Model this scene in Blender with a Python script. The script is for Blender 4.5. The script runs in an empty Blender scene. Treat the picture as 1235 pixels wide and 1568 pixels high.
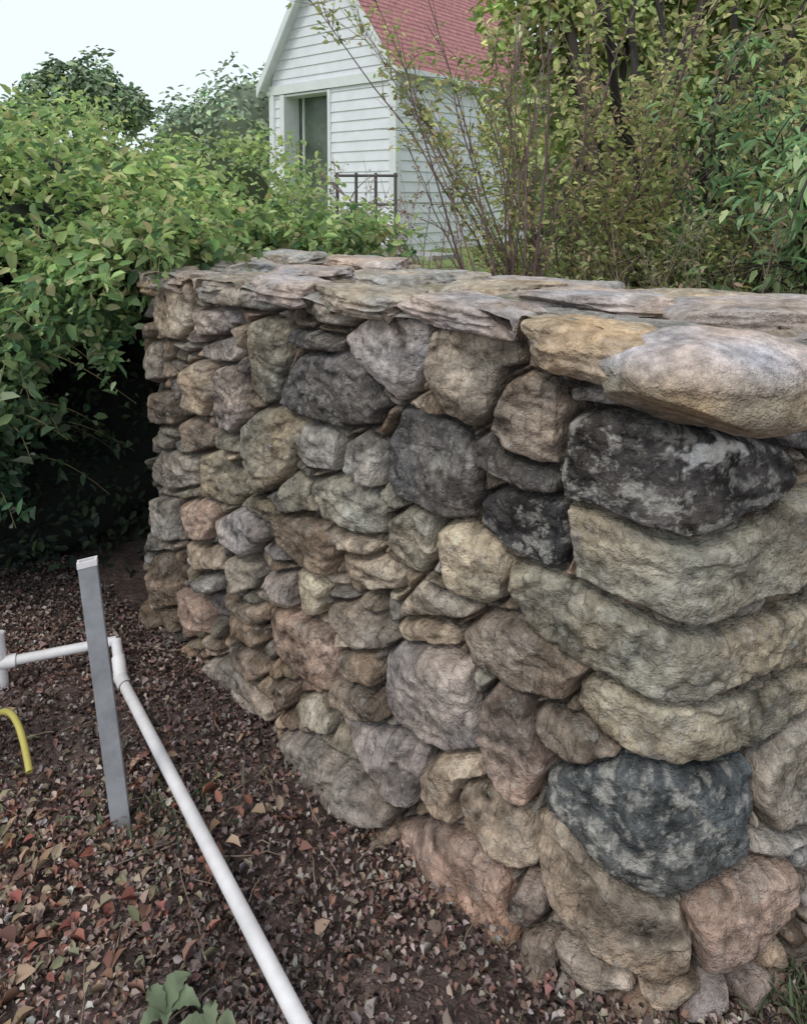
import bpy, bmesh, math, random
import numpy as np
from mathutils import Vector, Matrix
rng=np.random.default_rng(7); random.seed(7)
sc=bpy.context.scene

# ---------------------------------------------------------------- utilities
def hsh(ix,iy,iz,seed):
    h=(ix.astype(np.int64)*374761393+iy.astype(np.int64)*668265263+iz.astype(np.int64)*2147483647+seed*974634777)&0xffffffff
    h=((h^(h>>13))*1274126177)&0xffffffff
    h=((h^(h>>15))*2246822519)&0xffffffff
    return ((h^(h>>16))&0xffffff)/float(0xffffff)
def vn(x,y,z,seed=0):
    x,y,z=np.broadcast_arrays(x,y,z)
    fx,fy,fz=np.floor(x),np.floor(y),np.floor(z)
    a,b,c=x-fx,y-fy,z-fz
    a=a*a*(3-2*a);b=b*b*(3-2*b);c=c*c*(3-2*c)
    r=0
    for i in(0,1):
        for j in(0,1):
            for k in(0,1):
                w=(a if i else 1-a)*(b if j else 1-b)*(c if k else 1-c)
                r=r+w*hsh(fx+i,fy+j,fz+k,seed)
    return r*2-1
def fbm(x,y,z,seed=0,o=4,g=.5):
    r=0;A=1;T=0
    for i in range(o):
        r=r+A*vn(x*2**i,y*2**i,z*2**i,seed+i*17);T+=A;A*=g
    return r/T
def mkmesh(name,co,faces,col=None,mat=None,parent=None,smooth=False):
    co=np.asarray(co,dtype=np.float32);faces=np.asarray(faces,dtype=np.int32)
    me=bpy.data.meshes.new(name);n=faces.shape[1]
    me.vertices.add(len(co));me.vertices.foreach_set('co',co.ravel())
    me.loops.add(faces.size);me.loops.foreach_set('vertex_index',faces.ravel())
    me.polygons.add(len(faces));me.polygons.foreach_set('loop_start',np.arange(len(faces),dtype=np.int32)*n)
    if smooth: me.polygons.foreach_set('use_smooth',np.ones(len(faces),dtype=bool))
    me.update(calc_edges=True)
    if col is not None:
        at=me.color_attributes.new('Col','FLOAT_COLOR','POINT')
        c=np.ones((len(co),4),dtype=np.float32);c[:,:3]=col
        at.data.foreach_set('color',c.ravel())
    ob=bpy.data.objects.new(name,me);sc.collection.objects.link(ob)
    if mat: me.materials.append(mat)
    if parent: ob.parent=parent
    return ob
def empty(name):
    e=bpy.data.objects.new(name,None);sc.collection.objects.link(e);return e
def mat(name,color=None,rough=.85,var=.25,vscale=12,bump=.3,bscale=60,bdist=.004,trans=0,spec=.25,metal=0,mottle=0,det=3):
    m=bpy.data.materials.new(name);m.use_nodes=True;nt=m.node_tree;N=nt.nodes;L=nt.links
    b=N['Principled BSDF'];b.inputs['Roughness'].default_value=rough
    b.inputs['Specular IOR Level'].default_value=spec;b.inputs['Metallic'].default_value=metal
    tc=N.new('ShaderNodeTexCoord')
    if color is None:
        a=N.new('ShaderNodeAttribute');a.attribute_name='Col';src=a.outputs['Color']
    else:
        a=N.new('ShaderNodeRGB');a.outputs[0].default_value=(*color,1);src=a.outputs[0]
    def noise(scale,lo,hi,a_,b_,det=3,ro=.65):
        no=N.new('ShaderNodeTexNoise');no.inputs['Scale'].default_value=scale;no.inputs['Detail'].default_value=det;no.inputs['Roughness'].default_value=ro
        L.new(tc.outputs['Object'],no.inputs['Vector'])
        mr=N.new('ShaderNodeMapRange');mr.inputs['From Min'].default_value=lo;mr.inputs['From Max'].default_value=hi
        mr.inputs['To Min'].default_value=a_;mr.inputs['To Max'].default_value=b_
        L.new(no.outputs['Fac'],mr.inputs['Value']);return mr.outputs[0]
    out=src
    if var>0:
        mx=N.new('ShaderNodeVectorMath');mx.operation='SCALE'
        L.new(src,mx.inputs[0]);L.new(noise(vscale,.3,.7,1-var,1+var,det,.75 if mottle else .65),mx.inputs['Scale']);out=mx.outputs[0]
    if mottle:
        mm=N.new('ShaderNodeMix');mm.data_type='RGBA';L.new(noise(34,.56,.66,0,.5,4,.78),mm.inputs[0]);L.new(out,mm.inputs[6]);mm.inputs[7].default_value=(.43,.41,.375,1);out=mm.outputs[2]
    L.new(out,b.inputs['Base Color'])
    if bump>0:
        n2=N.new('ShaderNodeTexNoise');n2.inputs['Scale'].default_value=bscale;n2.inputs['Detail'].default_value=3;n2.inputs['Roughness'].default_value=.72
        L.new(tc.outputs['Object'],n2.inputs['Vector'])
        bp=N.new('ShaderNodeBump');bp.inputs['Strength'].default_value=bump;bp.inputs['Distance'].default_value=bdist
        L.new(n2.outputs['Fac'],bp.inputs['Height']);L.new(bp.outputs[0],b.inputs['Normal'])
    if trans>0:
        tr=N.new('ShaderNodeBsdfTranslucent');L.new(out,tr.inputs['Color'])
        ms=N.new('ShaderNodeMixShader');ms.inputs[0].default_value=trans
        L.new(b.outputs[0],ms.inputs[1]);L.new(tr.outputs[0],ms.inputs[2]);L.new(ms.outputs[0],N['Material Output'].inputs['Surface'])
    return m

M_stone=mat('rubble_stone',None,1,.38,48,1.0,60,.015,spec=.03,mottle=1,det=4)
M_leaf=mat('leaf',None,.6,0,8,0,trans=.42,spec=.2)
M_leaf2=mat('distant_leaf',None,.7,0,8,0,spec=.1)
M_bark=mat('bark',None,.9,0,30,0)
M_dead=mat('dead_leaf',None,.85,0,60,0,trans=0,spec=.2)
M_ground=mat('soil',None,1,.35,45,1.0,70,.02,spec=.05)

# ---------------------------------------------------------------- camera
cd=bpy.data.cameras.new('camera');cam=bpy.data.objects.new('camera',cd);sc.collection.objects.link(cam)
cam.location=(0,0,1.6);cam.rotation_euler=(math.radians(86),0,0)
cd.sensor_fit='VERTICAL';cd.sensor_height=24;cd.lens=1100/1568*24;cd.shift_y=-.2596
cd.clip_start=.05;cd.clip_end=1000;sc.camera=cam

# ---------------------------------------------------------------- light
w=bpy.data.worlds.new('World');sc.world=w;w.use_nodes=True;nt=w.node_tree
bg=nt.nodes['Background'];sky=nt.nodes.new('ShaderNodeTexSky');sky.sky_type='NISHITA';sky.sun_disc=False
sky.sun_elevation=math.radians(52);sky.sun_rotation=math.radians(215);sky.dust_density=4;sky.air_density=1
mxs=nt.nodes.new('ShaderNodeMix');mxs.data_type='RGBA';mxs.inputs[0].default_value=.88
nt.links.new(sky.outputs[0],mxs.inputs[6]);mxs.inputs[7].default_value=(6.9,7.6,8.1,1)
nt.links.new(mxs.outputs[2],bg.inputs[0]);bg.inputs[1].default_value=.145
sd=bpy.data.lights.new('sun','SUN');sd.energy=1.0;sd.angle=math.radians(18);sd.color=(1,.95,.87)
so=bpy.data.objects.new('sun',sd);sc.collection.objects.link(so)
az=math.radians(215);el=math.radians(52)
sdir=Vector((math.sin(az)*math.cos(el),math.cos(az)*math.cos(el),math.sin(el)))
so.rotation_euler=sdir.to_track_quat('Z','Y').to_euler()
sc.view_settings.view_transform='Standard';sc.view_settings.look='None';sc.view_settings.exposure=0

# ---------------------------------------------------------------- wall plan
F=np.array([-.993,2.608]);C=np.array([.514,1.315]);nin=np.array([.651,.759])
K=F+.68*nin;R=C+.77*np.array([.934,.357])
def curve():
    pts=[]
    for a,b in((K,F),(F,C),(C,R)):
        n=int(round(np.linalg.norm(b-a)/.004));t=np.linspace(0,1,n,endpoint=False)[:,None];pts.append(a+(b-a)*t)
    P=np.vstack(pts+[R[None]]);wd=70;k=np.ones(wd+1)/(wd+1)
    Q=np.pad(P,((wd//2,wd//2),(0,0)),mode='edge')
    return np.stack([np.convolve(Q[:,i],k,'valid') for i in (0,1)],1)
CP=curve();CS=np.r_[0,np.cumsum(np.linalg.norm(np.diff(CP,axis=0),axis=1))]
tg=np.gradient(CP,axis=0);tg/=np.linalg.norm(tg,axis=1)[:,None]
ks=np.ones(31)/31;tg=np.stack([np.convolve(np.pad(tg[:,i],15,mode='edge'),ks,'valid') for i in(0,1)],1);tg/=np.linalg.norm(tg,axis=1)[:,None]
CN=np.stack([tg[:,1],-tg[:,0]],1)
sF=.68
def batter(s,z):
    win=np.clip((s-sF-.5)/.6,0,1)*np.clip((3.3-s)/.9,0,1)
    return (.04+.09*win)*np.clip(1-z/.55,0,1.3)**1.3
p4=math.radians(4);cp,sp=math.cos(p4),math.sin(p4)
# Photogrammetric survey of the masonry: each stone outline read off the reference is intersected
# with the real wall surface, giving (distance along the wall, height) in metres. Everything below
# works only in those wall coordinates.
def survey(u,v):
    xc=(u-617.5)/1100;yc=(377-v)/1100
    D=(xc,cp+yc*sp,-sp+yc*cp);z=.6
    for it in range(4):
        P=CP+CN*batter(CS,z)[:,None]
        cr=P[:,0]*D[1]-P[:,1]*D[0]
        ii=np.where(np.sign(cr[:-1])!=np.sign(cr[1:]))[0]
        i=min(ii,key=lambda j:P[j,1]) if len(ii) else int(np.argmin(abs(cr)))
        z=1.6+P[i,1]/D[1]*D[2]
    return CS[i]+(.1 if u>=1235 else 0),z
TR='''t 228,425 280,418 292,450 288,500 275,522 240,518 224,480
g 290,440 350,425 430,432 440,470 400,480 345,470 310,468
p 290,475 330,478 348,505 330,515 296,520
p 296,528 350,514 362,545 350,560 300,555
o 375,495 400,485 428,490 432,540 415,615 385,625 366,600 366,545
t 270,570 290,555 318,560 322,600 305,640 275,630
p 325,565 355,562 366,600 368,640 345,668 318,655 315,610
d 435,503 470,512 515,522 512,543 465,540 437,527
g 445,445 500,435 560,445 555,480 520,505 480,500 450,485
d 450,545 510,542 548,570 580,625 565,655 515,660 440,635 420,620 430,585
p 512,520 540,495 560,480 625,480 650,500 645,560 625,605 600,622 570,590 530,555
t 655,505 700,495 750,505 795,515 790,560 760,575 745,640 715,663 670,640 645,600 640,560
b 770,590 800,572 850,590 865,625 855,655 850,720 820,715 765,690 745,660 755,620
g 865,590 930,595 975,625 940,628 870,620
k 870,640 930,632 1010,655 1110,665 1195,680 1225,720 1220,755 1150,790 1060,830 1000,810 920,785 860,765 852,720
d 575,680 600,632 650,640 695,665 715,710 720,760 712,805 670,798 610,770 580,740
o 360,655 385,632 430,630 455,650 445,700 430,740 400,760 365,735 352,690
g 440,650 500,657 512,680 510,725 470,722 447,705
g 520,680 550,662 573,682 572,750 540,748 518,725
d 705,685 740,668 765,700 830,725 850,760 800,755 745,735 712,720
k 725,770 760,755 810,760 855,775 868,830 850,878 810,865 760,835 728,810
y 660,815 690,808 750,830 768,870 765,925 735,935 690,915 668,885
o 860,770 900,785 960,805 1020,835 1075,845 1160,802 1200,770 1235,765 1235,900 1150,935 1060,965 980,930 920,905 878,885 870,820
o 770,870 830,880 900,910 960,945 1040,983 1130,972 1235,938 1235,1015 1140,1060 1010,1088 940,1050 870,1015 800,960 772,910
b 692,975 735,950 790,955 845,990 900,1035 878,1045 870,1075 850,1075 780,1055 720,1020
o 880,1045 930,1055 1020,1098 1110,1088 1180,1063 1235,1032 1235,1095 1160,1160 1030,1185 950,1160 900,1120 875,1080
r 735,1075 760,1045 800,1065 815,1085 805,1110 815,1140 845,1160 825,1200 800,1245 765,1235 735,1200 722,1140
b 815,1090 850,1085 895,1120 940,1160 935,1175 870,1170 820,1140 808,1110
l 830,1190 870,1172 950,1182 1040,1197 1110,1190 1160,1170 1165,1240 1155,1320 1080,1375 1010,1392 960,1370 890,1310 825,1250
g 1168,1180 1200,1140 1235,1110 1235,1280 1190,1275 1168,1240
g 1160,1332 1170,1290 1200,1285 1235,1292 1235,1310
t 805,1258 850,1265 900,1325 970,1388 1045,1410 1075,1460 1070,1515 1015,1540 940,1500 860,1440 815,1360
r 1050,1408 1110,1372 1165,1340 1215,1318 1222,1390 1165,1460 1085,1510 1077,1455
r 585,1290 640,1275 700,1300 750,1340 762,1370 760,1420 775,1450 770,1510 720,1490 640,1400 595,1340
p 767,1390 785,1358 815,1370 830,1410 800,1440 772,1425
t 690,1225 700,1205 745,1220 800,1265 812,1340 785,1352 740,1325 700,1280
t 635,1190 660,1170 720,1175 735,1205 695,1205 683,1240 690,1275 650,1265 633,1230
p 575,1010 600,995 680,1003 715,1030 725,1100 720,1165 665,1165 600,1130 580,1085
t 590,965 640,958 695,970 690,1000 610,993
t 600,930 640,895 680,915 720,935 715,950 640,953 600,955
n 585,800 615,780 655,795 658,850 640,885 600,875 583,840
n 470,740 500,732 560,752 580,780 578,825 545,825 490,800
o 425,745 445,725 468,745 480,790 440,785 425,770
b 410,790 450,795 500,815 505,850 500,885 455,870 412,840
t 505,852 580,862 605,890 600,915 560,910 515,885
y 445,875 475,880 495,905 480,948 455,945
p 400,880 440,882 445,935 415,925 400,900
t 340,860 360,855 395,885 385,905 350,912
b 500,925 540,930 570,950 575,1000 540,1000 500,965
r 400,935 450,950 498,972 508,1020 500,1075 460,1055 420,1020 400,985
b 512,1002 560,1010 575,1040 570,1060 520,1035
b 505,1045 540,1050 575,1075 585,1110 540,1108 500,1085
p 500,1098 570,1120 640,1165 633,1200 620,1250 580,1235 540,1180
n 440,1080 480,1080 498,1110 490,1135 455,1120
g 415,1130 470,1140 530,1190 600,1260 580,1285 510,1265 440,1200
g 300,1020 340,1010 380,1050 410,1090 405,1115 350,1080 310,1050
b 345,985 385,1000 400,1040 380,1045 350,1015
b 325,912 350,925 393,935 398,960 370,962 335,935
p 320,800 355,780 400,800 405,830 375,855 325,835
r 262,775 305,765 325,790 315,830 275,830
g 225,760 260,770 265,830 235,830
g 235,690 290,705 295,750 250,755 225,730
o 300,700 330,690 350,720 375,760 345,780 300,765
b 255,655 290,640 320,665 315,690 280,698
o 325,660 350,672 358,700 332,688
b 220,600 255,600 265,640 255,655 220,650
t 270,835 330,842 335,880 290,880 272,855
b 205,850 255,850 265,910 270,935 225,930
r 255,905 285,910 315,945 315,980 270,955
g 290,887 325,890 325,912 300,912
o 370,762 410,770 425,790 410,800 380,785
t 470,803 520,818 575,842 560,856 505,840
t 625,618 645,603 665,640 640,632
b 330,940 395,968 398,985 380,995 340,970
g 205,522 240,527 240,580 208,590
b 410,1050 440,1055 435,1090 415,1100
g 835,1442 900,1482 960,1520 980,1560 880,1545 840,1500
b 778,1455 830,1448 838,1500 825,1530 780,1515
d 1195,655 1235,650 1235,712 1208,690'''
PAL={'t':(.37,.305,.235),'g':(.30,.28,.255),'p':(.36,.315,.30),'o':(.32,.285,.215),'d':(.13,.125,.127),'k':(.065,.062,.064),
     'b':(.285,.225,.175),'r':(.36,.26,.21),'y':(.45,.39,.29),'n':(.285,.275,.23),'l':(.085,.097,.105)}
stones=[]
for l in TR.split('\n'):
    a=l.split();stones.append((a[0],np.array([survey(*map(float,q.split(','))) for q in a[1:]])))
PATCH=survey(1092,700)

wall=empty('stone_wall')
ds=.0036
S=np.arange(.25,CS[-1]-.002,ds);Z=np.arange(-.14,1.325,ds)
SS,ZZ=np.meshgrid(S,Z,indexing='ij')
wx=SS+.008*fbm(SS*16,ZZ*16,3.3,1,3)
wz=ZZ+.008*fbm(SS*16,ZZ*16,9.3,5,3)
hmax=np.full(SS.shape,-1.0);dout=np.full(SS.shape,.08);sid=np.full(SS.shape,-1);
def polysd(px,pz,poly):
    inside=np.zeros(px.shape,bool);mn=np.full(px.shape,1e9);n=len(poly)
    for i in range(n):
        x1,y1=poly[i];x2,y2=poly[(i+1)%n];dx,dy=x2-x1,y2-y1
        t=np.clip(((px-x1)*dx+(pz-y1)*dy)/(dx*dx+dy*dy+1e-12),0,1)
        d=np.hypot(px-x1-t*dx,pz-y1-t*dy);mn=np.minimum(mn,d)
        c=((y1>pz)!=(y2>pz))&(px<(x2-x1)*(pz-y1)/((y2-y1) if abs(y2-y1)>1e-12 else 1e-12)+x1)
        inside^=c
    return inside,mn
def prof(d,wd):
    # steep broken arris first, then a small rounded shoulder
    q=np.clip(d/wd,0,1);return .78*np.clip(d/(wd*.38),0,1)+.22*(1-(1-q)**2)
def planes(ds_,dz_,sz,r,n=3):
    m=r.normal(0,.09)*ds_+r.normal(0,.12)*dz_
    for q in range(n):
        aa=r.uniform(0,6.28);m=np.minimum(m,.004-(ds_*math.cos(aa)+dz_*math.sin(aa)-sz*r.uniform(.20,.44))*r.uniform(.25,.6))
    return m
base=-.085
for k,(c,poly) in enumerate(stones):
    cen=poly.mean(0);poly=cen+(poly-cen)*(1+.005/np.maximum(.02,np.linalg.norm(poly-cen,axis=1)))[:,None]
    lo=poly.min(0)-.09;hi=poly.max(0)+.09
    i0,i1=np.searchsorted(S,[lo[0],hi[0]]);j0,j1=np.searchsorted(Z,[lo[1],hi[1]])
    if i1<=i0 or j1<=j0: continue
    sl=(slice(i0,i1),slice(j0,j1))
    ins,mn=polysd(wx[sl],wz[sl],poly)
    dout[sl]=np.where(ins,-1,np.minimum(dout[sl],mn))
    sz=np.sqrt(np.prod(poly.max(0)-poly.min(0)))
    r=np.random.default_rng(k+50)
    H=.082+r.uniform(-.016,.013)
    pf=prof(mn,.017+.008*min(sz,.3)/.3+r.uniform(-.004,.004))
    wide=(poly[:,0].max()-poly[:,0].min())>.42       # long quoin stones keep one even face round the corner
    h=base+pf*np.maximum(H+(0 if wide else 1)*planes(SS[sl]-cen[0],ZZ[sl]-cen[1],sz,r),.045)
    h=np.where(ins,np.maximum(h,base),-1)
    up=h>hmax[sl];hmax[sl]=np.where(up,h,hmax[sl]);sid[sl]=np.where(up,k,sid[sl])
seeds=[]
r=np.random.default_rng(3)
for t in range(12000):
    s0=r.uniform(S[0],S[-1]);z0=r.uniform(Z[0],Z[-1]);i=int((s0-S[0])/ds);j=int((z0-Z[0])/ds)
    if dout[i,j]<.006: continue
    big=(s0>3.15 or s0<.75);md=.10 if big else r.choice([.035,.05,.07])
    if all((s0-a)**2/(3.0 if big else 2.6)+(z0-b)**2>md*md*.9 for a,b in seeds): seeds.append((s0,z0))
d1=np.full(SS.shape,9.0);d2=np.full(SS.shape,9.0);vid=np.zeros(SS.shape,int)
for k,(a,b) in enumerate(seeds):
    i0,i1=np.searchsorted(S,[a-.36,a+.36]);j0,j1=np.searchsorted(Z,[b-.25,b+.25]);sl=(slice(i0,i1),slice(j0,j1))
    d=np.hypot((wx[sl]-a)/1.9,wz[sl]-b);A=d1[sl];B=d2[sl];V=vid[sl]
    n2=np.where(d<A,A,np.minimum(B,d));V=np.where(d<A,k,V);d1[sl]=np.minimum(A,d);d2[sl]=n2;vid[sl]=V
dv=np.minimum((d2-d1)*.55,np.maximum(dout,0)-.001)
Hs=r.uniform(.042,.080,len(seeds))
big=np.array([1.0 if(s>3.15 or s<.75) else 0 for s,_ in seeds])
sa=np.array(seeds);tl=r.uniform(-.35,.35,(len(seeds),2))
Hf=(Hs+big*.02)[vid]+np.minimum(.01,tl[vid,0]*(SS-sa[vid,0])+tl[vid,1]*(ZZ-sa[vid,1]))
hf=base+prof(np.clip(dv,0,1),np.where(big[vid]>0,.022,.013))*np.maximum(Hf,.015)
fill=sid<0
h=np.where(fill,hf,hmax);sid=np.where(fill,1000+vid,sid)
def blur(a):
    p=np.pad(a,1,mode='edge');p=(p[:-2]+2*p[1:-1]+p[2:])/4;return (p[:,:-2]+2*p[:,1:-1]+p[:,2:])/4
h=blur(h)
body=np.clip((h-base-.02)/.05,0,1)
off=(sid%97)*3.7
rot=(sid*1.93)%1.2-.6;X1=SS*np.cos(rot)+ZZ*np.sin(rot);Y1=-SS*np.sin(rot)+ZZ*np.cos(rot)
st=vn(X1*8+off,Y1*26,off,61);st2=vn(X1*20+off,Y1*64,off,62)
# conchoidal chips: flat-bottomed cells with hard ridges between them
def cells(x,y,seed):
    fx,fy=np.floor(x),np.floor(y);b1=np.full(x.shape,9.);v=np.zeros(x.shape)
    for i in(-1,0,1):
        for j in(-1,0,1):
            cx=fx+i;cy=fy+j;px=cx+hsh(cx,cy,cx*0,seed);py=cy+hsh(cx,cy,cx*0,seed+1)
            d=(x-px)**2+(y-py)**2;val=(hsh(cx,cy,cx*0,seed+2)-.5)+(x-px)*(hsh(cx,cy,cx*0,seed+3)-.5)*1.6+(y-py)*(hsh(cx,cy,cx*0,seed+4)-.5)*1.6
            cl=d<b1;v=np.where(cl,val,v);b1=np.minimum(b1,d)
    return v
cw=.25*fbm(SS*9,ZZ*9,1,91,2)
c1=cells(X1*8+off+cw,Y1*14+cw,101);c2=cells(X1*24+off,Y1*38+cw*2,131)
h=h+blur(body*(.011*blur(blur(c1))+.0042*c2+.005*fbm(SS*10+off,ZZ*14,off,11,2)+.003*st2+.0045*fbm(SS*44,ZZ*56+off,off,12,3)-.006*np.maximum(0,1-np.abs(vn(SS*11+off,ZZ*15,off,13))*11)))
col=np.zeros(SS.shape+(3,))
keys='tgpobtrgtbpngt'
cf=np.array([PAL[keys[q%14]] for q in range(len(seeds))])*r.uniform(.55,.95,(len(seeds),1))
cs=np.array([PAL[c] for c,_ in stones])*np.random.default_rng(5).uniform(.84,1.14,(len(stones),1))
tr=sid<1000
col[tr]=cs[sid[tr]];col[~tr]=cf[sid[~tr]-1000]
n1=fbm(SS*7+off,ZZ*7,1.1,21,4);n2=fbm(X1*20,Y1*46+off,2.1,22,4);n3=fbm(SS*5,ZZ*5,off,23,3);n4=fbm(SS*60,ZZ*60,4.4,24,3)
col*=(1+.5*n1+.75*n2+.55*n4+.18*st+.14*c1)[...,None]
col*=1+n3[...,None]*np.array([.20,.02,-.18])
lk=np.array([(1.5 if c in'kl' else .9) if c in'kldgon' else .4 for c,_ in stones]+[.4])
lm=np.where(tr,lk[np.where(tr,sid,-1)],.4)
m=np.clip((fbm(SS*22,ZZ*26,5.5,31,5,.7)-.14+.1*(lm-1))*6,0,1)*np.minimum(1.3,lm)*np.clip(body,0,1)*.5
col=col*(1-m[...,None])+m[...,None]*np.array([.42,.42,.395])
pd=np.hypot((SS-PATCH[0])/2.0,ZZ-PATCH[1])
m=np.clip((.028-pd)*60+fbm(SS*60,ZZ*60,1,77,3)*3.4,0,1)*(pd<.048);col=col*(1-m[...,None])+m[...,None]*np.array([.75,.75,.75])
dk=np.clip((fbm(SS*6,ZZ*9,8.8,37,4)-.08)*4,0,1);col*=(1-.34*dk)[...,None]
low=np.clip(1-ZZ/.35,0,1);col*=1+low[...,None]*np.array([.08,-.05,-.11])
lum=col.mean(-1,keepdims=True);col=lum+(col-lum)*.80;col*=np.array([1.05,1.0,.95])*1.04
soil=np.clip((-.054-h)/.03,0,1)[...,None];col=col*(1-soil)+soil*np.array([.04,.034,.03])
col=np.clip(col,.012,.75)
ci=np.clip(np.searchsorted(CS,S),0,len(CS)-1)
h=h+batter(SS,ZZ)
roll=np.clip((ZZ-1.29)/.035,0,1);h=h-roll**2*.05
P=CP[ci][:,None,:]+CN[ci][:,None,:]*h[...,None]
co=np.concatenate([P,ZZ[...,None]],-1).reshape(-1,3)
ns,nz=SS.shape;idx=np.arange(ns*nz).reshape(ns,nz)
fc=np.stack([idx[:-1,:-1],idx[1:,:-1],idx[1:,1:],idx[:-1,1:]],-1).reshape(-1,4)
mkmesh('wall_face',co,fc,col.reshape(-1,3),M_stone,wall,True)

ux=np.array([.759,-.651])
A=np.arange(-.03,2.75,.006);B=np.arange(.0,.70,.006);AA,BB=np.meshgrid(A,B,indexing='ij')
wa=AA+.02*fbm(AA*8,BB*8,1,41,3);wb=BB+.02*fbm(AA*8,BB*8,7,42,3)
sd_=[];r=np.random.default_rng(12)
for t in range(3000):
    a,b=r.uniform(A[0],A[-1]),r.uniform(0,.7)
    if all(((a-x)/1.6)**2+(b-y)**2>.10**2 for x,y in sd_): sd_.append((a,b))
d1=np.full(AA.shape,9.);d2=d1.copy();vid=np.zeros(AA.shape,int)
for k,(a,b) in enumerate(sd_):
    d=np.hypot((wa-a)/1.6,wb-b);n2_=np.where(d<d1,d1,np.minimum(d2,d));vid=np.where(d<d1,k,vid);d1=np.minimum(d1,d);d2=n2_
lv=r.uniform(-.02,.02,len(sd_));tlx=r.uniform(-.12,.12,(len(sd_),2));sa=np.array(sd_)
ht=1.275+prof((d2-d1)*.5,.018)*(.05+lv[vid]+tlx[vid,0]*(AA-sa[vid,0])+tlx[vid,1]*(BB-sa[vid,1]))+.006*fbm(AA*20,BB*20,3,43,4)
cc=np.array([PAL['tgptgpb'[q%7]] for q in range(len(sd_))])*r.uniform(.9,1.2,(len(sd_),1))
ct=cc[vid]*(1+.5*fbm(AA*14,BB*14,4,44,4)+.3*fbm(AA*50,BB*50,4,45,3))[...,None]
moss=np.clip((fbm(AA*5,BB*5,9,46,3)-.2)*4,0,1)[...,None]*.6;ct=ct*(1-moss)+moss*np.array([.12,.13,.07])
xy=F[None,None]+AA[...,None]*ux+BB[...,None]*nin
Rl=(xy-C);en=np.array([.357,-.934]);dd=np.clip(Rl@en+.01,0,9)
xy=xy-dd[...,None]*en*1.0;ht=np.where(dd>0,ht-dd*.2,ht)
ns,nz=AA.shape;idx=np.arange(ns*nz).reshape(ns,nz)
fc=np.stack([idx[:-1,:-1],idx[1:,:-1],idx[1:,1:],idx[:-1,1:]],-1).reshape(-1,4)
mkmesh('wall_top',np.concatenate([xy,ht[...,None]],-1).reshape(-1,3),fc,np.clip(ct,.02,.6).reshape(-1,3),M_stone,wall,True)
# back face of the wall so it is solid from every side
bk0=K+nin*.01;bk1=R+nin*0;n_=60;tt_=np.linspace(0,1,n_);zz_=np.linspace(-.1,1.30,40);TT,Z2=np.meshgrid(tt_,zz_,indexing='ij')
bp_=bk0+(bk1-bk0)*TT[...,None]+nin*(.02*fbm(TT*25,Z2*12,1,301,3))[...,None]
idx=np.arange(n_*40).reshape(n_,40);fc=np.stack([idx[:-1,:-1],idx[:-1,1:],idx[1:,1:],idx[1:,:-1]],-1).reshape(-1,4)
mkmesh('wall_back',np.concatenate([bp_,Z2[...,None]],-1).reshape(-1,3),fc,np.clip(np.array(PAL['b'])*(1+.6*fbm(TT*25,Z2*12,3,302,3))[...,None],.02,.6).reshape(-1,3),M_stone,wall,True)

def rock(name,loc,rad,ang,colr,seed,parent,sub=5,pw=3.2,amp=.10,tilt=(0,0),cuts=5,topc=None):
    bm=bmesh.new();bmesh.ops.create_icosphere(bm,subdivisions=sub,radius=1)
    v=np.array([x.co[:] for x in bm.verts]);f=np.array([[q.index for q in x.verts] for x in bm.faces]);bm.free()
    r=np.random.default_rng(seed)
    v=v/((np.abs(v)**pw).sum(1)**(1/pw))[:,None]
    for q in range(cuts):
        n=r.normal(size=3)*np.array([1,1,.25]);n/=np.linalg.norm(n);o=r.uniform(.70,1.0)
        ex=np.clip(v@n-o,0,9);v=v-ex[:,None]*n*.92
    s=seed*1.37;nn=v/np.linalg.norm(v,axis=1)[:,None]
    v=v+nn*(amp*fbm(v[:,0]*1.6+s,v[:,1]*1.6,v[:,2]*1.1,seed,3)+amp*.45*fbm(v[:,0]*6+s,v[:,1]*6,v[:,2]*3,seed+3,4))[:,None]
    v[:,2]+=amp*1.1*fbm(v[:,0]*3+s,v[:,1]*3,0,seed+8,4)*np.clip(v[:,2]*1.5,-1,1)
    ed=np.clip(1-np.abs(v[:,2]),0,1)*amp*.8*vn(v[:,0]*2+s,v[:,1]*2,v[:,2]*4,seed+12);v[:,:2]*=(1+ed)[:,None]
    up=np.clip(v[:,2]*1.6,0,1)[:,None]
    v=v*np.array(rad)
    Mx=Matrix.Rotation(ang,3,'Z')@Matrix.Rotation(tilt[0],3,'X')@Matrix.Rotation(tilt[1],3,'Y')
    v=v@np.array(Mx).T+np.array(loc)
    cb=np.array(colr)[None]
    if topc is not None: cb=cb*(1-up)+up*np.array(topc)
    c=cb*(1+.6*fbm(v[:,0]*12,v[:,1]*12,v[:,2]*12+s,seed,4)+.5*fbm(v[:,0]*45,v[:,1]*45,v[:,2]*60,seed+9,4))[:,None]
    c=c*(1+fbm(v[:,0]*8,v[:,1]*8,v[:,2]*8+s,seed+5,2)[:,None]*np.array([.22,.03,-.2]))
    return mkmesh(name,v,f,np.clip(c,.02,.7),M_stone,parent,True)
la=math.atan2(-.651,.759);ra=math.atan2(.357,.934)
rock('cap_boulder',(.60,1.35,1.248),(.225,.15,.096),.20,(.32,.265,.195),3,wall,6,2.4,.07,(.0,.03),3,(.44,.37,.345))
rock('cap_stone_orange',(.41,1.475,1.282),(.175,.12,.056),la,(.44,.335,.235),8,wall,6,3.5,.12,(-.05,.04),6)
rock('cap_slab_pink',(.86,1.68,1.315),(.27,.17,.04),ra-.1,(.44,.38,.355),5,wall,6,4,.06,(0,0),4)
rr=np.random.default_rng(21)
def onface(k,inn): return C+(-ux)*k+nin*inn
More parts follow.
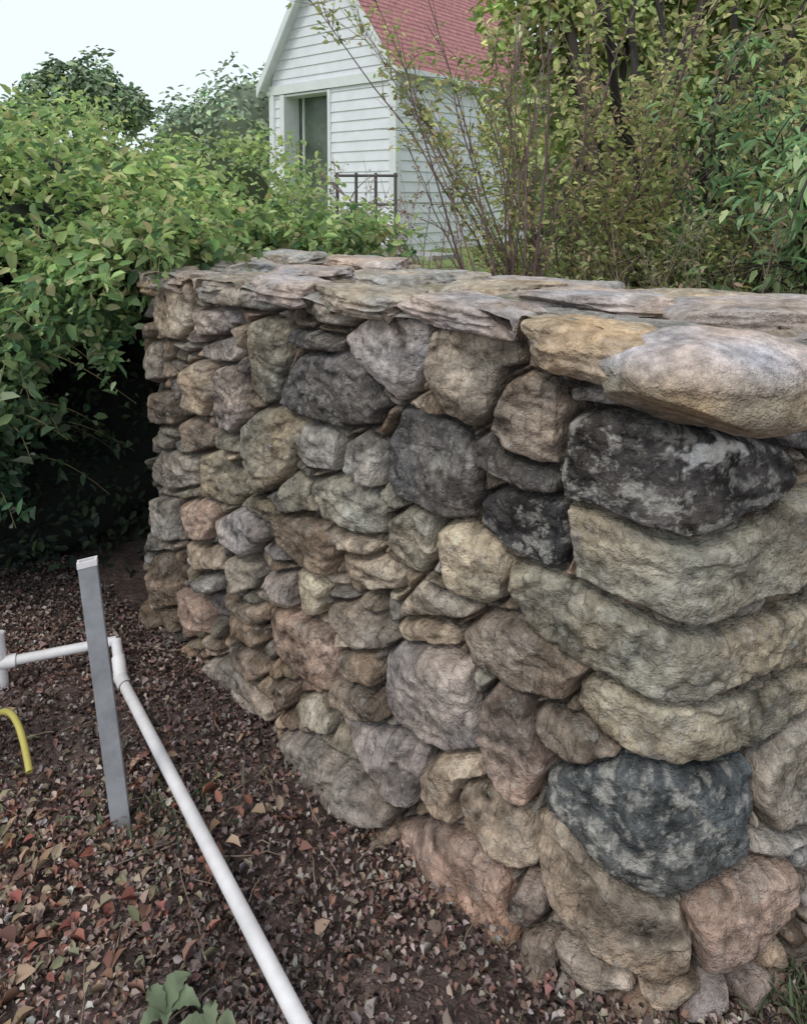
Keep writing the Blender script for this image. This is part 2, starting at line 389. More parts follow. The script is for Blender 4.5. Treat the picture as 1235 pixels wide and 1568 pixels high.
caps=[(.54,.105,.21,.13,.034,1.318,'p'),(.90,.115,.17,.13,.030,1.318,'g'),(1.20,.11,.15,.13,.036,1.315,'p'),(1.48,.115,.15,.13,.03,1.31,'g'),(1.74,.115,.13,.12,.036,1.30,'p'),(1.92,.11,.09,.11,.045,1.285,'t'),
 (.30,.36,.21,.14,.030,1.33,'p'),(.66,.35,.19,.14,.028,1.328,'t'),(1.0,.36,.18,.14,.032,1.328,'g'),(1.38,.35,.20,.14,.028,1.328,'p'),(1.75,.36,.18,.14,.032,1.325,'g'),
 (.12,.55,.22,.12,.032,1.32,'t'),(.55,.56,.24,.11,.028,1.32,'p'),(.98,.57,.2,.11,.03,1.32,'g'),(1.38,.57,.2,.11,.034,1.34,'p'),(1.76,.55,.17,.12,.036,1.34,'g')]
for i,(k,inn,a,b,c,z,cc_) in enumerate(caps):
    x,y=onface(k,inn)
    rock('cap_slab_%d'%(i+1),(x,y,z),(a,b,c),la+rr.uniform(-.15,.15),np.array(PAL[cc_])*np.array([1.2,1.16,1.12]),100+i,wall,6,6.5,.15,(rr.uniform(-.05,.05),rr.uniform(-.04,.04)),7)

# ---------------------------------------------------------------- ground
gx=np.concatenate([-np.geomspace(300,3,30),np.linspace(-2.9,2.9,330),np.geomspace(3,300,30)])
gy=np.concatenate([-np.geomspace(300,1,20),np.linspace(.0,4,240),np.geomspace(4.05,400,60)])
GX,GY=np.meshgrid(gx,gy,indexing='ij')
def gz(x,y):
    t=np.clip((y-3.5)/8.5,0,1);return .47*t*t*(3-2*t)
GZ=gz(GX,GY)+.018*fbm(GX*3,GY*3,1,51,3)*(GY<5)+.008*fbm(GX*18,GY*18,1,52,3)*(GY<5)
g1=fbm(GX*2.2,GY*2.2,3,53,4);g2=fbm(GX*12,GY*12,3,54,3)
soil=np.array([.165,.12,.108])*(1+.5*g1+.4*g2)[...,None];grass=np.array([.24,.30,.12])*(1+.3*g1)[...,None]
t=np.clip((GY-4.2)/.6,0,1)[...,None];gc=soil*(1-t)+grass*t
ns,nz=GX.shape;idx=np.arange(ns*nz).reshape(ns,nz)
fc=np.stack([idx[:-1,:-1],idx[1:,:-1],idx[1:,1:],idx[:-1,1:]],-1).reshape(-1,4)
mkmesh('ground',np.stack([GX,GY,GZ],-1).reshape(-1,3),fc,np.clip(gc,.01,1).reshape(-1,3),M_ground,None,True)

# ---------------------------------------------------------------- leaves
def leaves(name,pos,size,col,parent=None,material=None,nb=None,up=.6,width=.55,droop=.3,seed=0,fold=.25,axis=None):
    r=np.random.default_rng(seed+77);N=len(pos)
    n=r.normal(size=(N,3));n[:,2]=np.abs(n[:,2])*1+up
    if nb is not None:n=n+nb
    n/=np.linalg.norm(n,axis=1)[:,None]
    a=r.normal(size=(N,3)) if axis is None else axis+r.normal(size=(N,3))*.35
    a-=(a*n).sum(1)[:,None]*n;a/=np.linalg.norm(a,axis=1)[:,None]+1e-9
    b=np.cross(n,a);L=size[:,None];W=L*width*.5*r.uniform(.7,1.25,(N,1))
    p0=pos;p3=pos+a*L-n*L*droop*.3
    q1=pos+a*L*.3;q2=pos+a*L*.7-n*L*droop*.1
    f=n*W*fold*2
    v=np.stack([p0,q1+b*W*.95+f,q2+b*W*.75+f,p3,q2-b*W*.75+f,q1-b*W*.95+f],1).reshape(-1,3)
    o=np.arange(N)[:,None]*6
    fc=np.concatenate([o+np.array([[0,1,2,3]]),o+np.array([[0,3,4,5]])],0)
    return mkmesh(name,v,fc,np.repeat(col,6,axis=0),material or M_leaf,parent)
def pick(r,N,cols,wts=None,j=.22):
    c=np.array(cols)[r.choice(len(cols),N,p=wts)]
    return np.clip(c*r.uniform(1-j,1+j,(N,1))*(1+r.normal(size=(N,3))*.05),.003,1)
def lumps(E,N,seed,thick=.3,rough=.22,fs=3.,cull=.72,gapt=-.42):
    r=np.random.default_rng(seed);E=np.array(E,float)
    wt=(E[:,3]*E[:,4]+E[:,4]*E[:,5]+E[:,3]*E[:,5]);k=r.choice(len(E),N,p=wt/wt.sum())
    d=r.normal(size=(N,3));d/=np.linalg.norm(d,axis=1)[:,None]
    c=E[k,:3];s=E[k,3:6]
    q=c+d*s
    rad=1+rough*fbm(q[:,0]*fs,q[:,1]*fs,q[:,2]*fs,seed,4,.65)*1.9-thick*r.random(N)**1.6+.05*np.abs(r.normal(size=N))
    pos=c+d*s*rad[:,None];keep=np.ones(N,bool)
    for e in E:
        m=((pos-e[:3])/e[3:6]);keep&=~((m**2).sum(1)<cull**2)
    gap=fbm(pos[:,0]*fs*1.7,pos[:,1]*fs*1.7,pos[:,2]*fs*1.7,seed+4,2)
    keep&=gap>gapt
    nb=d/s;nb/=np.linalg.norm(nb,axis=1)[:,None]
    return pos[keep],nb[keep]
def cores(name,E,f,colr,parent,seed):
    vs=[];fs=[];o=0
    bm=bmesh.new();bmesh.ops.create_icosphere(bm,subdivisions=3,radius=1)
    v0=np.array([x.co[:] for x in bm.verts]);f0=np.array([[q.index for q in x.verts] for x in bm.faces]);bm.free()
    for e in E:
        v=v0*(1+.25*fbm(v0[:,0]*2+e[0],v0[:,1]*2,v0[:,2]*2,seed,3))[:,None]*np.array(e[3:6])*f+np.array(e[:3])
        vs.append(v);fs.append(f0+o);o+=len(v)
    v=np.vstack(vs);mkmesh(name,v,np.vstack(fs),np.tile(np.array(colr),(len(v),1)),M_bark,parent,False)

class Tubes:
    def __init__(s):s.v=[];s.f=[];s.c=[];s.o=0
    def add(s,pts,r0,r1,col,sides=5):
        pts=np.asarray(pts);n=len(pts);t=np.gradient(pts,axis=0);t/=np.linalg.norm(t,axis=1)[:,None]+1e-9
        a=np.cross(t,[.31,.77,.12]);a/=np.linalg.norm(a,axis=1)[:,None]+1e-9;b=np.cross(t,a)
        rad=np.linspace(r0,r1,n)[:,None,None];th=np.linspace(0,2*np.pi,sides,endpoint=False)
        v=pts[:,None]+rad*(np.cos(th)[None,:,None]*a[:,None]+np.sin(th)[None,:,None]*b[:,None])
        i=np.arange(n*sides).reshape(n,sides);j=np.roll(i,-1,1)
        s.f.append(np.stack([i[:-1],j[:-1],j[1:],i[1:]],-1).reshape(-1,4)+s.o);s.v.append(v.reshape(-1,3));s.o+=n*sides
        s.c.append(np.tile(np.array(col)*random.uniform(.75,1.25),(n*sides,1)))
    def build(s,name,parent,m=None): return mkmesh(name,np.vstack(s.v),np.vstack(s.f),np.vstack(s.c),m or M_bark,parent,True)

G_b=[(.39,.49,.18),(.30,.41,.15),(.21,.31,.12),(.11,.19,.085),(.50,.54,.26),(.46,.43,.21)]
hed=empty('hedge')
HE=[(-2.15,3.15,.85,.65,.7,.62),(-1.65,3.25,1.40,.62,.6,.33),(-2.1,3.8,1.62,.8,.7,.36),(-2.0,2.75,.72,.5,.35,.34),(-1.85,2.75,.50,.42,.3,.30),(-1.25,3.6,1.36,.5,.5,.28),(-1.95,2.9,1.22,.5,.45,.33)]
pos,nb=lumps(HE,44000,1,.55,.75,2.6,.62,-.20)
E2=[(-1.02,2.82,1.38,.28,.24,.11),(-.65,3.45,1.40,.35,.25,.12),(-1.22,2.68,1.22,.22,.18,.2),(-1.45,2.6,1.0,.16,.14,.2),(-1.52,2.6,.7,.12,.12,.25),(-.35,3.65,1.36,.25,.2,.10),(-.88,2.78,1.38,.20,.14,.05),(-1.10,2.66,1.05,.07,.07,.16)]
p2,nb2=lumps(E2,8000,2,.7,.6,5,.1,-.2);pos=np.vstack([pos,p2]);nb=np.vstack([nb,nb2])
r=np.random.default_rng(4)
T=Tubes();LP=[pos];NB=[nb]
for q in range(240):
    e=HE[r.integers(len(HE))] if q<110 else E2[r.integers(7)]
    d=r.normal(size=3);d[1]-=.6;d[2]=abs(d[2])*.8+.2;d[0]+=.3;d/=np.linalg.norm(d)
    p=np.array(e[:3])+d*np.array(e[3:6])*.85;l=r.uniform(.15,.38);u=np.linspace(0,1,8)[:,None]
    tw=p+l*(u*d+u*u*np.array([r.normal()*.25,r.normal()*.25,-.85]));T.add(tw,.003,.001,(.18,.16,.08),3)
    k=int(l*60);uu=r.random(k)*7;ii=np.minimum(uu.astype(int),6)
    LP.append(tw[ii]+(tw[ii+1]-tw[ii])*(uu-ii)[:,None]+r.normal(size=(k,3))*.014);NB.append(np.tile(d,(k,1)))
T.build('hedge_shoots',hed)
pos=np.vstack(LP);nb=np.vstack(NB);N=len(pos)
c=pick(r,N,G_b,[.22,.25,.22,.14,.09,.08],.3)
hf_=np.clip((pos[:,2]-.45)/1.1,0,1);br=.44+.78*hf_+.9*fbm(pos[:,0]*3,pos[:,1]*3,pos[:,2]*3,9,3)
c=c*np.clip(br,.22,1.5)[:,None];bl=(1-hf_)[:,None];c=c*(1-bl*np.array([.35,.12,-.3]))  # painted light: leaves sunlit-bright on top, darker and cooler towards the bottom
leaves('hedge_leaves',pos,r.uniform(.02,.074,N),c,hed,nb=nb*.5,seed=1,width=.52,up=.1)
cores('hedge_interior',HE,.58,(.025,.031,.02),hed,2)  # dark core colour stands in for shade inside the hedge
DE=[(-1.45,3.45,.62,.45,.35,.68),(-1.1,3.35,1.0,.25,.25,.25),(-2.2,3.3,.25,1.1,.55,.42)]  # recess leaves and cores coloured near black to stand for deep shade
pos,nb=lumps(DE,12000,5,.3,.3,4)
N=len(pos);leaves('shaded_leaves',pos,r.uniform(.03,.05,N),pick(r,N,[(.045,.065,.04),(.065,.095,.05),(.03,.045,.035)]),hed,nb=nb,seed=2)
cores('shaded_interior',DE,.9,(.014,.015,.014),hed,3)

b2=empty('garden_bush')
E=[(-1.0,4.4,1.22,.75,.55,.38),(-1.5,5.4,1.5,.9,.7,.60),(-.5,4.9,1.0,.4,.4,.40),(-2.6,5.5,1.6,1.0,.7,.6)]
pos,nb=lumps(E,24000,11,.4,.6,2.6,.65,-.24);N=len(pos)
c=pick(r,N,[(.42,.52,.2),(.33,.44,.17),(.23,.33,.13),(.50,.54,.26)])*np.clip(.9+.5*(pos[:,2]-1.2)+.7*fbm(pos[:,0]*3,pos[:,1]*3,pos[:,2]*3,19,3),.35,1.3)[:,None]  # height term paints top light into the leaf colour, noise varies it
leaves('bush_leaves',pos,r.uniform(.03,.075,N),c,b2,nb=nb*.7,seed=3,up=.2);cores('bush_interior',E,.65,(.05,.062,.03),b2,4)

def shrub(name,base,nst,H,spread,r0,ntw,leafn,lsize,cols,bark,seed,droop=0,lean=(0,0),ldroop=.3,brad=.12,twl=.3,lw=.5,tmin=.25,tone_noise=True):
    r=np.random.default_rng(seed);e=empty(name);T=Tubes();LP=[];AX=[]
    base=np.array(base,float)
    for s in range(nst):
        azm=r.uniform(0,2*np.pi);ti=spread*math.sqrt(r.random());l=H*r.uniform(.55,1.0)
        d=np.array([math.cos(azm)*ti+lean[0],math.sin(azm)*ti+lean[1],1.]);d/=np.linalg.norm(d)
        t=np.linspace(0,1,9)[:,None];bend=r.normal(size=3)*np.array([.12,.12,.02])
        st=base+np.array([math.cos(azm)*brad,math.sin(azm)*brad,0])*r.random()+l*(t*d+t*t*bend)+r.normal(size=(9,3))*.008*l*t
        st[:,2]-=droop*l*(t[:,0]**3)*ti
        rr0=r0*r.uniform(.5,1.2);T.add(st,rr0,rr0*.2,bark)
        for q in range(ntw):
            tt=r.uniform(tmin,.98);i=int(tt*8);p=st[i]+(st[min(i+1,8)]-st[i])*(tt*8-i)
            dd=d+r.normal(size=3)*.55;dd/=np.linalg.norm(dd);ll=H*twl*r.uniform(.4,1)*(1.1-tt*.6)
            u=np.linspace(0,1,5)[:,None];tw=p+ll*(u*dd+u*u*r.normal(size=3)*.15);tw[:,2]-=droop*ll*(u[:,0]**2)*1.2
            T.add(tw,rr0*.35,rr0*.1,bark,3)
            if leafn:
                k=r.poisson(leafn);uu=r.random(k)*4;ii=np.minimum(uu.astype(int),3)
                a=tw[ii]+(tw[ii+1]-tw[ii])*(uu-ii)[:,None]
                LP.append(a+r.normal(size=(k,3))*lsize*.6);AX.append((tw[ii+1]-tw[ii])/ll*4)
    T.build(name+'_stems',e)
    if LP:
        pos=np.vstack(LP);ax=np.vstack(AX);N=len(pos);c=pick(r,N,cols)
        if tone_noise:c=c*np.clip(1.0+.6*fbm(pos[:,0]*2.5,pos[:,1]*2.5,pos[:,2]*2.5,seed,2),.4,1.4)[:,None]  # leaf tone varies in clumps by noise
        if droop>.3: ax=ax*.5+np.array([0,0,-1.])
        leaves(name+'_leaves',pos,r.uniform(.7,1.4,N)*lsize,c,e,seed=seed,width=lw,droop=ldroop,axis=ax)
    return e
OL=[(.52,.56,.22),(.43,.49,.18),(.29,.36,.14),(.60,.58,.27),(.54,.42,.25)]
shrub('bare_shrub',(.78,5.2,.05),14,3.3,.34,.016,13,.5,.032,[(.36,.18,.12),(.28,.32,.12)],(.24,.16,.165),31,lean=(-.16,0),tmin=.25,twl=.2)
shrub('leafy_shrub',(1.25,5.6,.05),30,3.8,.50,.015,22,8,.055,OL,(.20,.155,.125),32,lean=(.0,0),twl=.2)
shrub('leafy_shrub',(2.3,5.3,.05),24,3.1,.6,.014,22,8,.055,OL,(.21,.165,.125),33,twl=.22)
shrub('brushy_shrub',(2.1,4.3,.02),46,1.75,.75,.008,20,5,.038,[(.33,.38,.17),(.46,.38,.25),(.25,.29,.12)],(.36,.28,.23),34,twl=.25,tmin=.1)
shrub('brushy_shrub',(1.5,4.6,.02),30,1.6,.55,.008,20,5,.038,[(.39,.44,.19),(.46,.38,.25),(.28,.34,.14)],(.36,.28,.23),35,twl=.25,tmin=.1)
shrub('weeping_tree',(2.9,4.8,.0),26,3.2,.65,.03,30,12,.10,[(.40,.58,.28),(.30,.49,.23),(.52,.64,.36),(.16,.28,.13)],(.08,.07,.06),36,droop=.45,lw=.28,twl=.28)
shrub('pink_shrub',(-.30,5.2,.05),22,1.85,.28,.009,16,4,.028,[(.46,.28,.26),(.40,.30,.21),(.3,.32,.17)],(.42,.27,.27),37,twl=.2)
shrub('pink_shrub',(.18,6.0,.1),12,1.7,.22,.009,12,3,.028,[(.46,.3,.28),(.40,.30,.21)],(.42,.28,.27),38,twl=.2)
shrub('multi_stem_tree',(2.3,6.2,.1),8,4.6,.34,.07,7,0,.05,OL,(.045,.038,.036),41,brad=.35,twl=.16,tmin=.4)

def tree(name,base,H,E,N,ls,cols,seed,nbr=9,core=.6,tr=.12,thick=.5,corec=(.09,.12,.045)):
    e=empty(name);T=Tubes();r=np.random.default_rng(seed);base=np.array(base,float)
    for k in range(nbr):
        tgt=np.array(E[k%len(E)][:3])+r.normal(size=3)*np.array(E[k%len(E)][3:6])*.4
        t=np.linspace(0,1,8)[:,None];b0=base+np.r_[r.normal(size=2)*tr*1.5,0]
        T.add(b0+(tgt-b0)*t+np.array([0,0,H*.12])*np.sin(t*np.pi)+r.normal(size=(8,3))*.03*t,tr*r.uniform(.5,1),tr*.15,(.06,.048,.04),7)
    T.build(name+'_limbs',e)
    pos,nb=lumps(E,N,seed,thick,.45,1.3,.5,-.3);n=len(pos)
    c=pick(r,n,cols)*np.clip(1.0+.7*fbm(pos[:,0]*1.2,pos[:,1]*1.2,pos[:,2]*1.2,seed,3),.4,1.4)[:,None]
    leaves(name+'_crown',pos,r.uniform(.7,1.4,n)*ls,c,e,M_leaf2,nb=nb,seed=seed)
    if core:cores(name+'_inner_foliage',E,core,corec,e,seed)
YG=[(.58,.67,.27),(.66,.70,.32),(.42,.53,.21),(.68,.64,.32),(.3,.4,.15)]
tree('garden_tree',(2.6,8.5,.2),5,[(1.8,8.8,4.2,1.0,.8,1.0),(3.2,8.8,4.6,1.3,.9,1.2),(4.6,8.6,4.2,1.1,.8,1.3),(2.6,9.2,2.8,1.5,.8,1.0),(5.2,9,2.6,1.4,.9,1.4)],16000,.14,YG,61,12,.55,.11,corec=(.2,.26,.1))
tree('dark_tree',(5.2,10.5,.3),5,[(5.0,11,3.0,2.2,1.,2.4),(8.5,11,3.0,2.6,1.2,2.6),(3.0,11.5,2.2,1.6,.8,1.8),(12,11,3,2.5,1.2,2.8)],14000,.18,[(.34,.46,.21),(.26,.36,.16),(.42,.52,.24)],62,6,.85,.16,corec=(.14,.19,.08))
tree('distant_tree',(-8.9,20,.4),4,[(-9.0,20,4.5,1.2,1,.85),(-7.9,20,4.0,.9,.9,.6),(-10.2,20,3.7,.9,.9,.55)],6000,.2,[(.29,.39,.25),(.36,.46,.28),(.24,.32,.2)],63,8,.4,.14)
tree('background_trees',(-5.5,23,.4),3,[(-4.9,22,3.6,1.5,1.3,1.7),(-6.6,22.5,2.9,1.4,1.2,1.7),(-9,23,2.1,2.2,1.2,1.1),(-13,23,2.0,3,1.2,1.5),(-18,24,2,3,1.5,2.2),(-3,26,2,3,1.5,2)],18000,.2,[(.36,.46,.32),(.43,.53,.35),(.30,.39,.27)],64,6,.8,.14,corec=(.21,.25,.18))

# ---------------------------------------------------------------- house
Hs=empty('white_house')
M_white=mat('white_paint',(.78,.79,.84),.6,.06,3,.1,20,.002)
M_trim=mat('trim_paint',(.74,.76,.77),.55,.05,4,0)
M_roof=mat('red_roof',(.42,.19,.19),.85,.3,9,.4,30,.01)
M_glass=mat('porch_glass',(.09,.115,.085),.3,.5,2,0,spec=.5)
Ah=np.array([-2.96,16.5]);Bh=np.array([-.15,14.17]);W=float(np.linalg.norm(Bh-Ah));eu=(Bh-Ah)/W;ev=np.array([-eu[1],eu[0]])
Dp=7.0;z0=.42;ze=4.3;za=6.95
def hp(a,b,z):return (*(Ah+eu*a+ev*b),z)
def mesh_faces(name,V,Fc,m):
    me=bpy.data.meshes.new(name);me.from_pydata([tuple(map(float,v)) for v in V],[],Fc);me.update();me.materials.append(m)
    ob=bpy.data.objects.new(name,me);sc.collection.objects.link(ob);ob.parent=Hs;return ob
def boxh(name,a0,a1,b0,b1,zz0,zz1,m):
    V=[hp(a,b,z) for a in(a0,a1) for b in(b0,b1) for z in(zz0,zz1)]
    return mesh_faces(name,V,[(0,1,3,2),(4,6,7,5),(0,4,5,1),(2,3,7,6),(0,2,6,4),(1,5,7,3)],m)
V=[];Fc=[]
def board(pa,pb,pc,pd):
    o=len(V);V.extend([pa,pb,pc,pd]);Fc.append((o,o+1,o+2,o+3))
pit=.21;z=z0;lp=.024
def lim(z):
    if z<=ze:return 0,W
    q=(z-ze)/(za-ze)*W/2;return q,W-q
while z<za-.05:
    z1=min(z+pit,za)
    segs=[(.0,W)] if z>=3.85 else [(0,.42),(1.82,W)]
    for a0,a1 in segs:
        l0,h0=lim(z);l1,h1=lim(z1);x0,x1=max(a0,l0),min(a1,h0);y0,y1=max(a0,l1),min(a1,h1)
        board(hp(x0,-lp,z),hp(x1,-lp,z),hp(y1,0,z1),hp(y0,0,z1))
        board(hp(x0,0,z),hp(x1,0,z),hp(x1,-lp,z),hp(x0,-lp,z))
    z=z1
z=z0
while z<ze-.02:
    z1=min(z+pit,ze);board(hp(W+lp,0,z),hp(W+lp,Dp,z),hp(W,Dp,z1),hp(W,0,z1));board(hp(W,0,z),hp(W,Dp,z),hp(W+lp,Dp,z),hp(W+lp,0,z))
    board(hp(-lp,Dp,z),hp(-lp,0,z),hp(0,0,z1),hp(0,Dp,z1));z=z1
mesh_faces('clapboard_walls',V,Fc,M_white)
mesh_faces('back_gable',[hp(0,Dp,z0),hp(W,Dp,z0),hp(W,Dp,ze),hp(W/2,Dp,za),hp(0,Dp,ze)],[(0,1,2,3,4)],M_white)
boxh('porch_glass',.42,1.82,.40,.43,z0,3.85,M_glass)
boxh('porch_post',.30,.44,-.06,.39,z0,3.84,M_trim);boxh('porch_jamb',1.80,1.88,-.05,.39,z0,3.84,M_trim)
boxh('porch_mullion',.60,.63,.35,.398,z0,3.84,M_trim);boxh('porch_ceiling',.44,1.80,-.03,.395,3.80,3.845,M_trim)
boxh('corner_board_a',-.06,.10,-.065,.05,z0,3.84,M_trim);boxh('corner_board_b',W-.12,W+.055,-.065,.08,z0,3.84,M_trim)
boxh('band_board',-.05,W+.05,-.075,-.036,3.86,4.06,M_trim)
boxh('step',W-.9,W+1.6,-.9,-.1,.2,.55,mat('concrete',(.4,.4,.38),.9))
oh=.22;sl=(za-ze)/(W/2)
def roof(name,sgn):
    e0=-oh if sgn<0 else W+oh;zz=ze-oh*sl;V=[];Fc=[]
    n=26
    for i in range(n):
        f0,f1=i/n,(i+1)/n;a0=e0+(W/2-e0)*f0;a1=e0+(W/2-e0)*f1;q0=zz+(za-zz)*f0+.10;q1=zz+(za-zz)*f1+.075
        o=len(V);V+= [hp(a0,-.28,q0),hp(a0,Dp+.28,q0),hp(a1,Dp+.28,q1),hp(a1,-.28,q1),hp(a0,-.28,q0-.03),hp(a0,Dp+.28,q0-.03)]
        Fc+=[(o,o+1,o+2,o+3),(o+4,o+5,o+1,o)]
    mesh_faces(name,V,Fc,M_roof)
    V=[];
    for a,q in((e0,zz),(W/2,za)):
        for b in(-.30,-.26):
            V+=[hp(a,b,q-.17),hp(a,b,q+.065)]
    mesh_faces(name+'_rake_board',V,[(0,1,5,4),(2,6,7,3),(1,3,7,5),(0,4,6,2),(0,2,3,1)],M_trim)
    mesh_faces(name+'_soffit',[hp(e0,-.26,zz-.02),hp(W/2,-.26,za-.02),hp(W/2,Dp,za-.02),hp(e0,Dp,zz-.02)],[(0,1,2,3)],M_trim)
roof('roof_left',-1);roof('roof_right',1)
boxh('gutter',W+oh-.02,W+oh+.08,-.28,Dp+.2,ze-oh*sl-.02,ze-oh*sl+.08,M_trim)
# small rail in front of the house
T=Tubes();rc=(.11,.10,.11)
for x in(-1.15,-.82,-.48,-.14): T.add(np.array([[x,12.5,.35],[x,12.5,1.2],[x,12.5,2.0]]),.03,.03,rc,4)
for z_ in(1.95,1.45): T.add(np.array([[-1.2,12.5,z_],[-.6,12.5,z_],[-.1,12.5,z_]]),.024,.024,rc,4)
T.build('railing',None)

# ---------------------------------------------------------------- litter
r=np.random.default_rng(91);N=110000
x=r.uniform(-2.0,1.3,N);y=1.0+2.4*r.random(N)**1.25
dens=fbm(x*4,y*4,0,95,3);k=(r.random(N)<.75+.5*dens)
x,y=x[k],y[k];ins=((np.stack([x,y],1)-F)@nin>.02)&((np.stack([x,y],1)-C)@np.array([.357,-.934])<0.0)
x,y=x[~ins],y[~ins];N=len(x)
pos=np.stack([x,y,r.uniform(.002,.028,N)],1)
c=pick(r,N,[(.22,.145,.12),(.29,.205,.19),(.40,.315,.275),(.48,.41,.375),(.065,.048,.042),(.31,.17,.135),(.16,.115,.10)],[.21,.2,.13,.09,.17,.11,.09],.35)
pt=fbm(x*2.5,y*2.5,0,97,3)[:,None];c=c*(1+pt*np.array([.7,.65,.6]))
sz_=r.uniform(.007,.021,N);bigl=r.random(N)<.02;sz_[bigl]*=1.7
leaves('leaf_litter',pos,sz_,np.clip(c,.01,.6),None,M_dead,up=.7,width=.68,seed=5,fold=.6)
N=520;x=r.normal(-.84,.26,N);y=r.normal(1.56,.22,N)
leaves('fallen_leaves',np.stack([x,y,r.uniform(.01,.03,N)],1),r.uniform(.016,.046,N),pick(r,N,[(.30,.12,.09),(.36,.24,.17),(.26,.14,.105),(.36,.28,.2),(.22,.20,.13)],None,.3),None,M_dead,up=1.2,width=.6,seed=6,fold=.5)
T=Tubes()
for q in range(170):
    x=r.uniform(-1.3,.4);y=r.uniform(1.2,2.6);a=r.uniform(0,3.14);l=r.uniform(.04,.18);t=np.linspace(-.5,.5,5)
    T.add(np.stack([x+t*l*math.cos(a)+r.normal(size=5)*.002,y+t*l*math.sin(a)+r.normal(size=5)*.002,np.full(5,.024)+r.normal(size=5)*.004],1),.0022,.001,(.24,.18,.14),4)
T.build('ground_twigs',None)

def tuft(name,cx,cy,sx,sy,N,L,cols,seed):
    r=np.random.default_rng(seed);pos=np.stack([r.normal(cx,sx,N),r.normal(cy,sy,N),r.uniform(0,.02,N)],1)
    ax=r.normal(size=(N,3))*.7+np.array([0,0,1.])
    leaves(name,pos,r.uniform(.5,1.2,N)*L,pick(r,N,cols),None,M_leaf,up=0,width=.12,axis=ax,seed=seed,droop=.8)
GG=[(.22,.26,.15),(.28,.30,.2),(.16,.19,.12),(.36,.34,.26)]
tuft('grass_tuft',.82,1.30,.07,.04,380,.05,GG,71)
tuft('grass_tuft',.44,1.18,.14,.04,260,.04,GG,72)
tuft('grass_tuft',-.62,1.75,.08,.08,130,.05,GG,73)
def broad(name,loc,n,L,seed,colr=(.13,.26,.09)):
    r=np.random.default_rng(seed);V=[];Fc=[]
    e=empty(name)
    for k in range(n):
        a=k*6.28/n+r.uniform(-.3,.3);d=np.array([math.cos(a),math.sin(a),0]);s=np.array([-d[1],d[0],0]);l=L*r.uniform(.6,1.1);o=len(V)
        M=11
        for i in range(M):
            t=i/(M-1);wd=l*.24*math.sin(math.pi*min(1,t*1.02)**.8)*(1+.3*(i%2))+.002;c0=np.array(loc)+d*l*t+s*l*.1*math.sin(t*3)+np.array([0,0,.03*math.sin(t*2.6)+.02])
            V+=[c0-s*wd+np.array([0,0,.010]),c0,c0+s*wd+np.array([0,0,.010])]
        for i in range(M-1):
            for j in(0,1):q=o+i*3+j;Fc.append((q,q+1,q+4,q+3))
    V=np.array(V);cc=np.array(colr)*(1+.5*fbm(V[:,0]*60,V[:,1]*60,V[:,2]*9,seed,2))[:,None]
    mkmesh(name+'_leaves',V,np.array(Fc),cc,M_leaf,e,True)
broad('broadleaf_weed',(-.46,1.275,.0),5,.065,1,(.26,.32,.2));broad('broadleaf_weed',(-.36,1.245,.0),4,.065,2,(.28,.33,.21))

# ---------------------------------------------------------------- pipes and post
M_pvc=mat('white_pvc',(.76,.73,.74),.45,.12,14,.05,30,.001,spec=.4)
M_post=mat('grey_post_paint',(.30,.305,.325),.6,.22,16,.15,50,.002,spec=.3)
pp=empty('pvc_pipe')
def pipe(name,pts,rad,m,parent,sides=20):
    T=Tubes();T.add(np.array(pts,float),rad,rad,(1,1,1),sides);return T.build(name,parent,m)
def lerp(a,b,n=6):a=np.array(a);b=np.array(b);return a+(b-a)*np.linspace(0,1,n)[:,None]
P0=np.array([-.97,2.33,.10]);P1=np.array([-.919,2.234,.035]);P2=np.array([-.187,1.203,.1]);P3=P2+(P2-P1)*.35
pipe('long_pipe',lerp(P1,P3,12),.0165,M_pvc,pp);pipe('riser',lerp(P0,P1,4),.0165,M_pvc,pp)
pipe('elbow',lerp(P1+(P0-P1)*.55,P1-(P0-P1)*.05,3),.021,M_pvc,pp);pipe('elbow_b',lerp(P1+(P2-P1)*-.01,P1+(P2-P1)*.045,3),.021,M_pvc,pp)
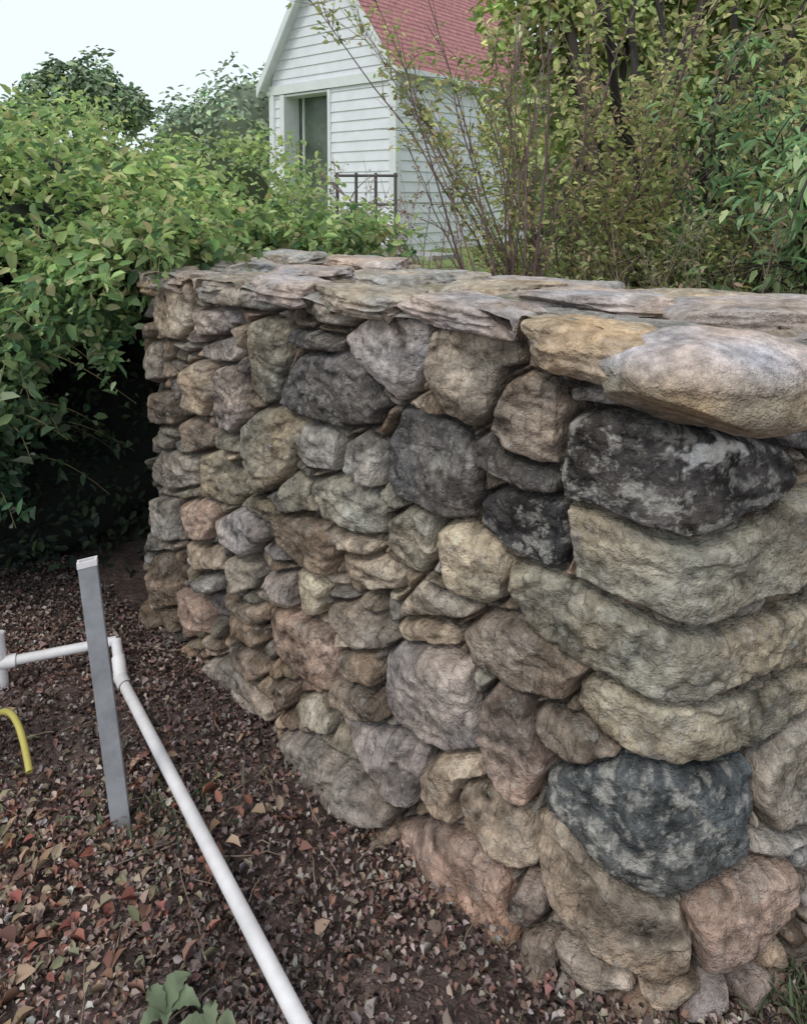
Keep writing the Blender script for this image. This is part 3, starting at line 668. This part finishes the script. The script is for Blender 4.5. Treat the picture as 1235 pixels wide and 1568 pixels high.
Q0=np.array([-1.30,2.23,.09]);pipe('cross_pipe',lerp(P0,Q0),.0155,M_pvc,pp)
pipe('tee',lerp(Q0+(P0-Q0)*.12,Q0-(P0-Q0)*.12,3),.021,M_pvc,pp);pipe('stub',lerp(Q0+[0,0,-.08],Q0+[-.01,0,.1],4),.018,M_pvc,pp)
po=empty('metal_post');bt=np.array([-.713,1.72,-.03]);tp=np.array([-.803,1.765,.675])
ax=(tp-bt)/np.linalg.norm(tp-bt);xa=np.cross([-.35,1,0],ax);xa/=np.linalg.norm(xa);ya=np.cross(ax,xa)
def ring(c,w,d=.55):return [c+xa*w*a+ya*w*d*b for a,b in((-1,-1),(1,-1),(1,1),(-1,1))]
V=ring(bt,.0225)+ring(tp,.0225)+ring(tp,.019,.5)+ring(tp-ax*.2,.019,.5);Fc=[]
for L in range(3):
    for i in range(4):j=(i+1)%4;Fc.append((L*4+i,L*4+j,L*4+4+j,L*4+4+i))
Fc.append((12,13,14,15))
me=bpy.data.meshes.new('post_tube');me.from_pydata([tuple(v) for v in V],[],Fc);me.update();me.materials.append(M_post)
ob=bpy.data.objects.new('post_tube',me);sc.collection.objects.link(ob);ob.parent=po
bv=ob.modifiers.new('b','BEVEL');bv.width=.0015;bv.segments=2
V=ring(tp-ax*.012,.0236,.58)+ring(tp+ax*.003,.0236,.58)+ring(tp+ax*.003,.018,.45)+ring(tp-ax*.012,.018,.45);Fc=[]
for L in range(3):
    for i in range(4):j=(i+1)%4;Fc.append((L*4+i,L*4+j,L*4+4+j,L*4+4+i))
me=bpy.data.meshes.new('post_collar');me.from_pydata([tuple(v) for v in V],[],Fc);me.update();me.materials.append(M_pvc)
ob=bpy.data.objects.new('post_collar',me);sc.collection.objects.link(ob);ob.parent=po
t=np.linspace(0,1,16);hs=np.stack([-1.26+.26*t,2.06-.24*t**1.5,.10*np.sin(t*2.6)+.010],1)
pipe('yellow_hose',hs,.009,mat('yellow_rubber',(.50,.43,.12),.5,.1,10,0),None,10)
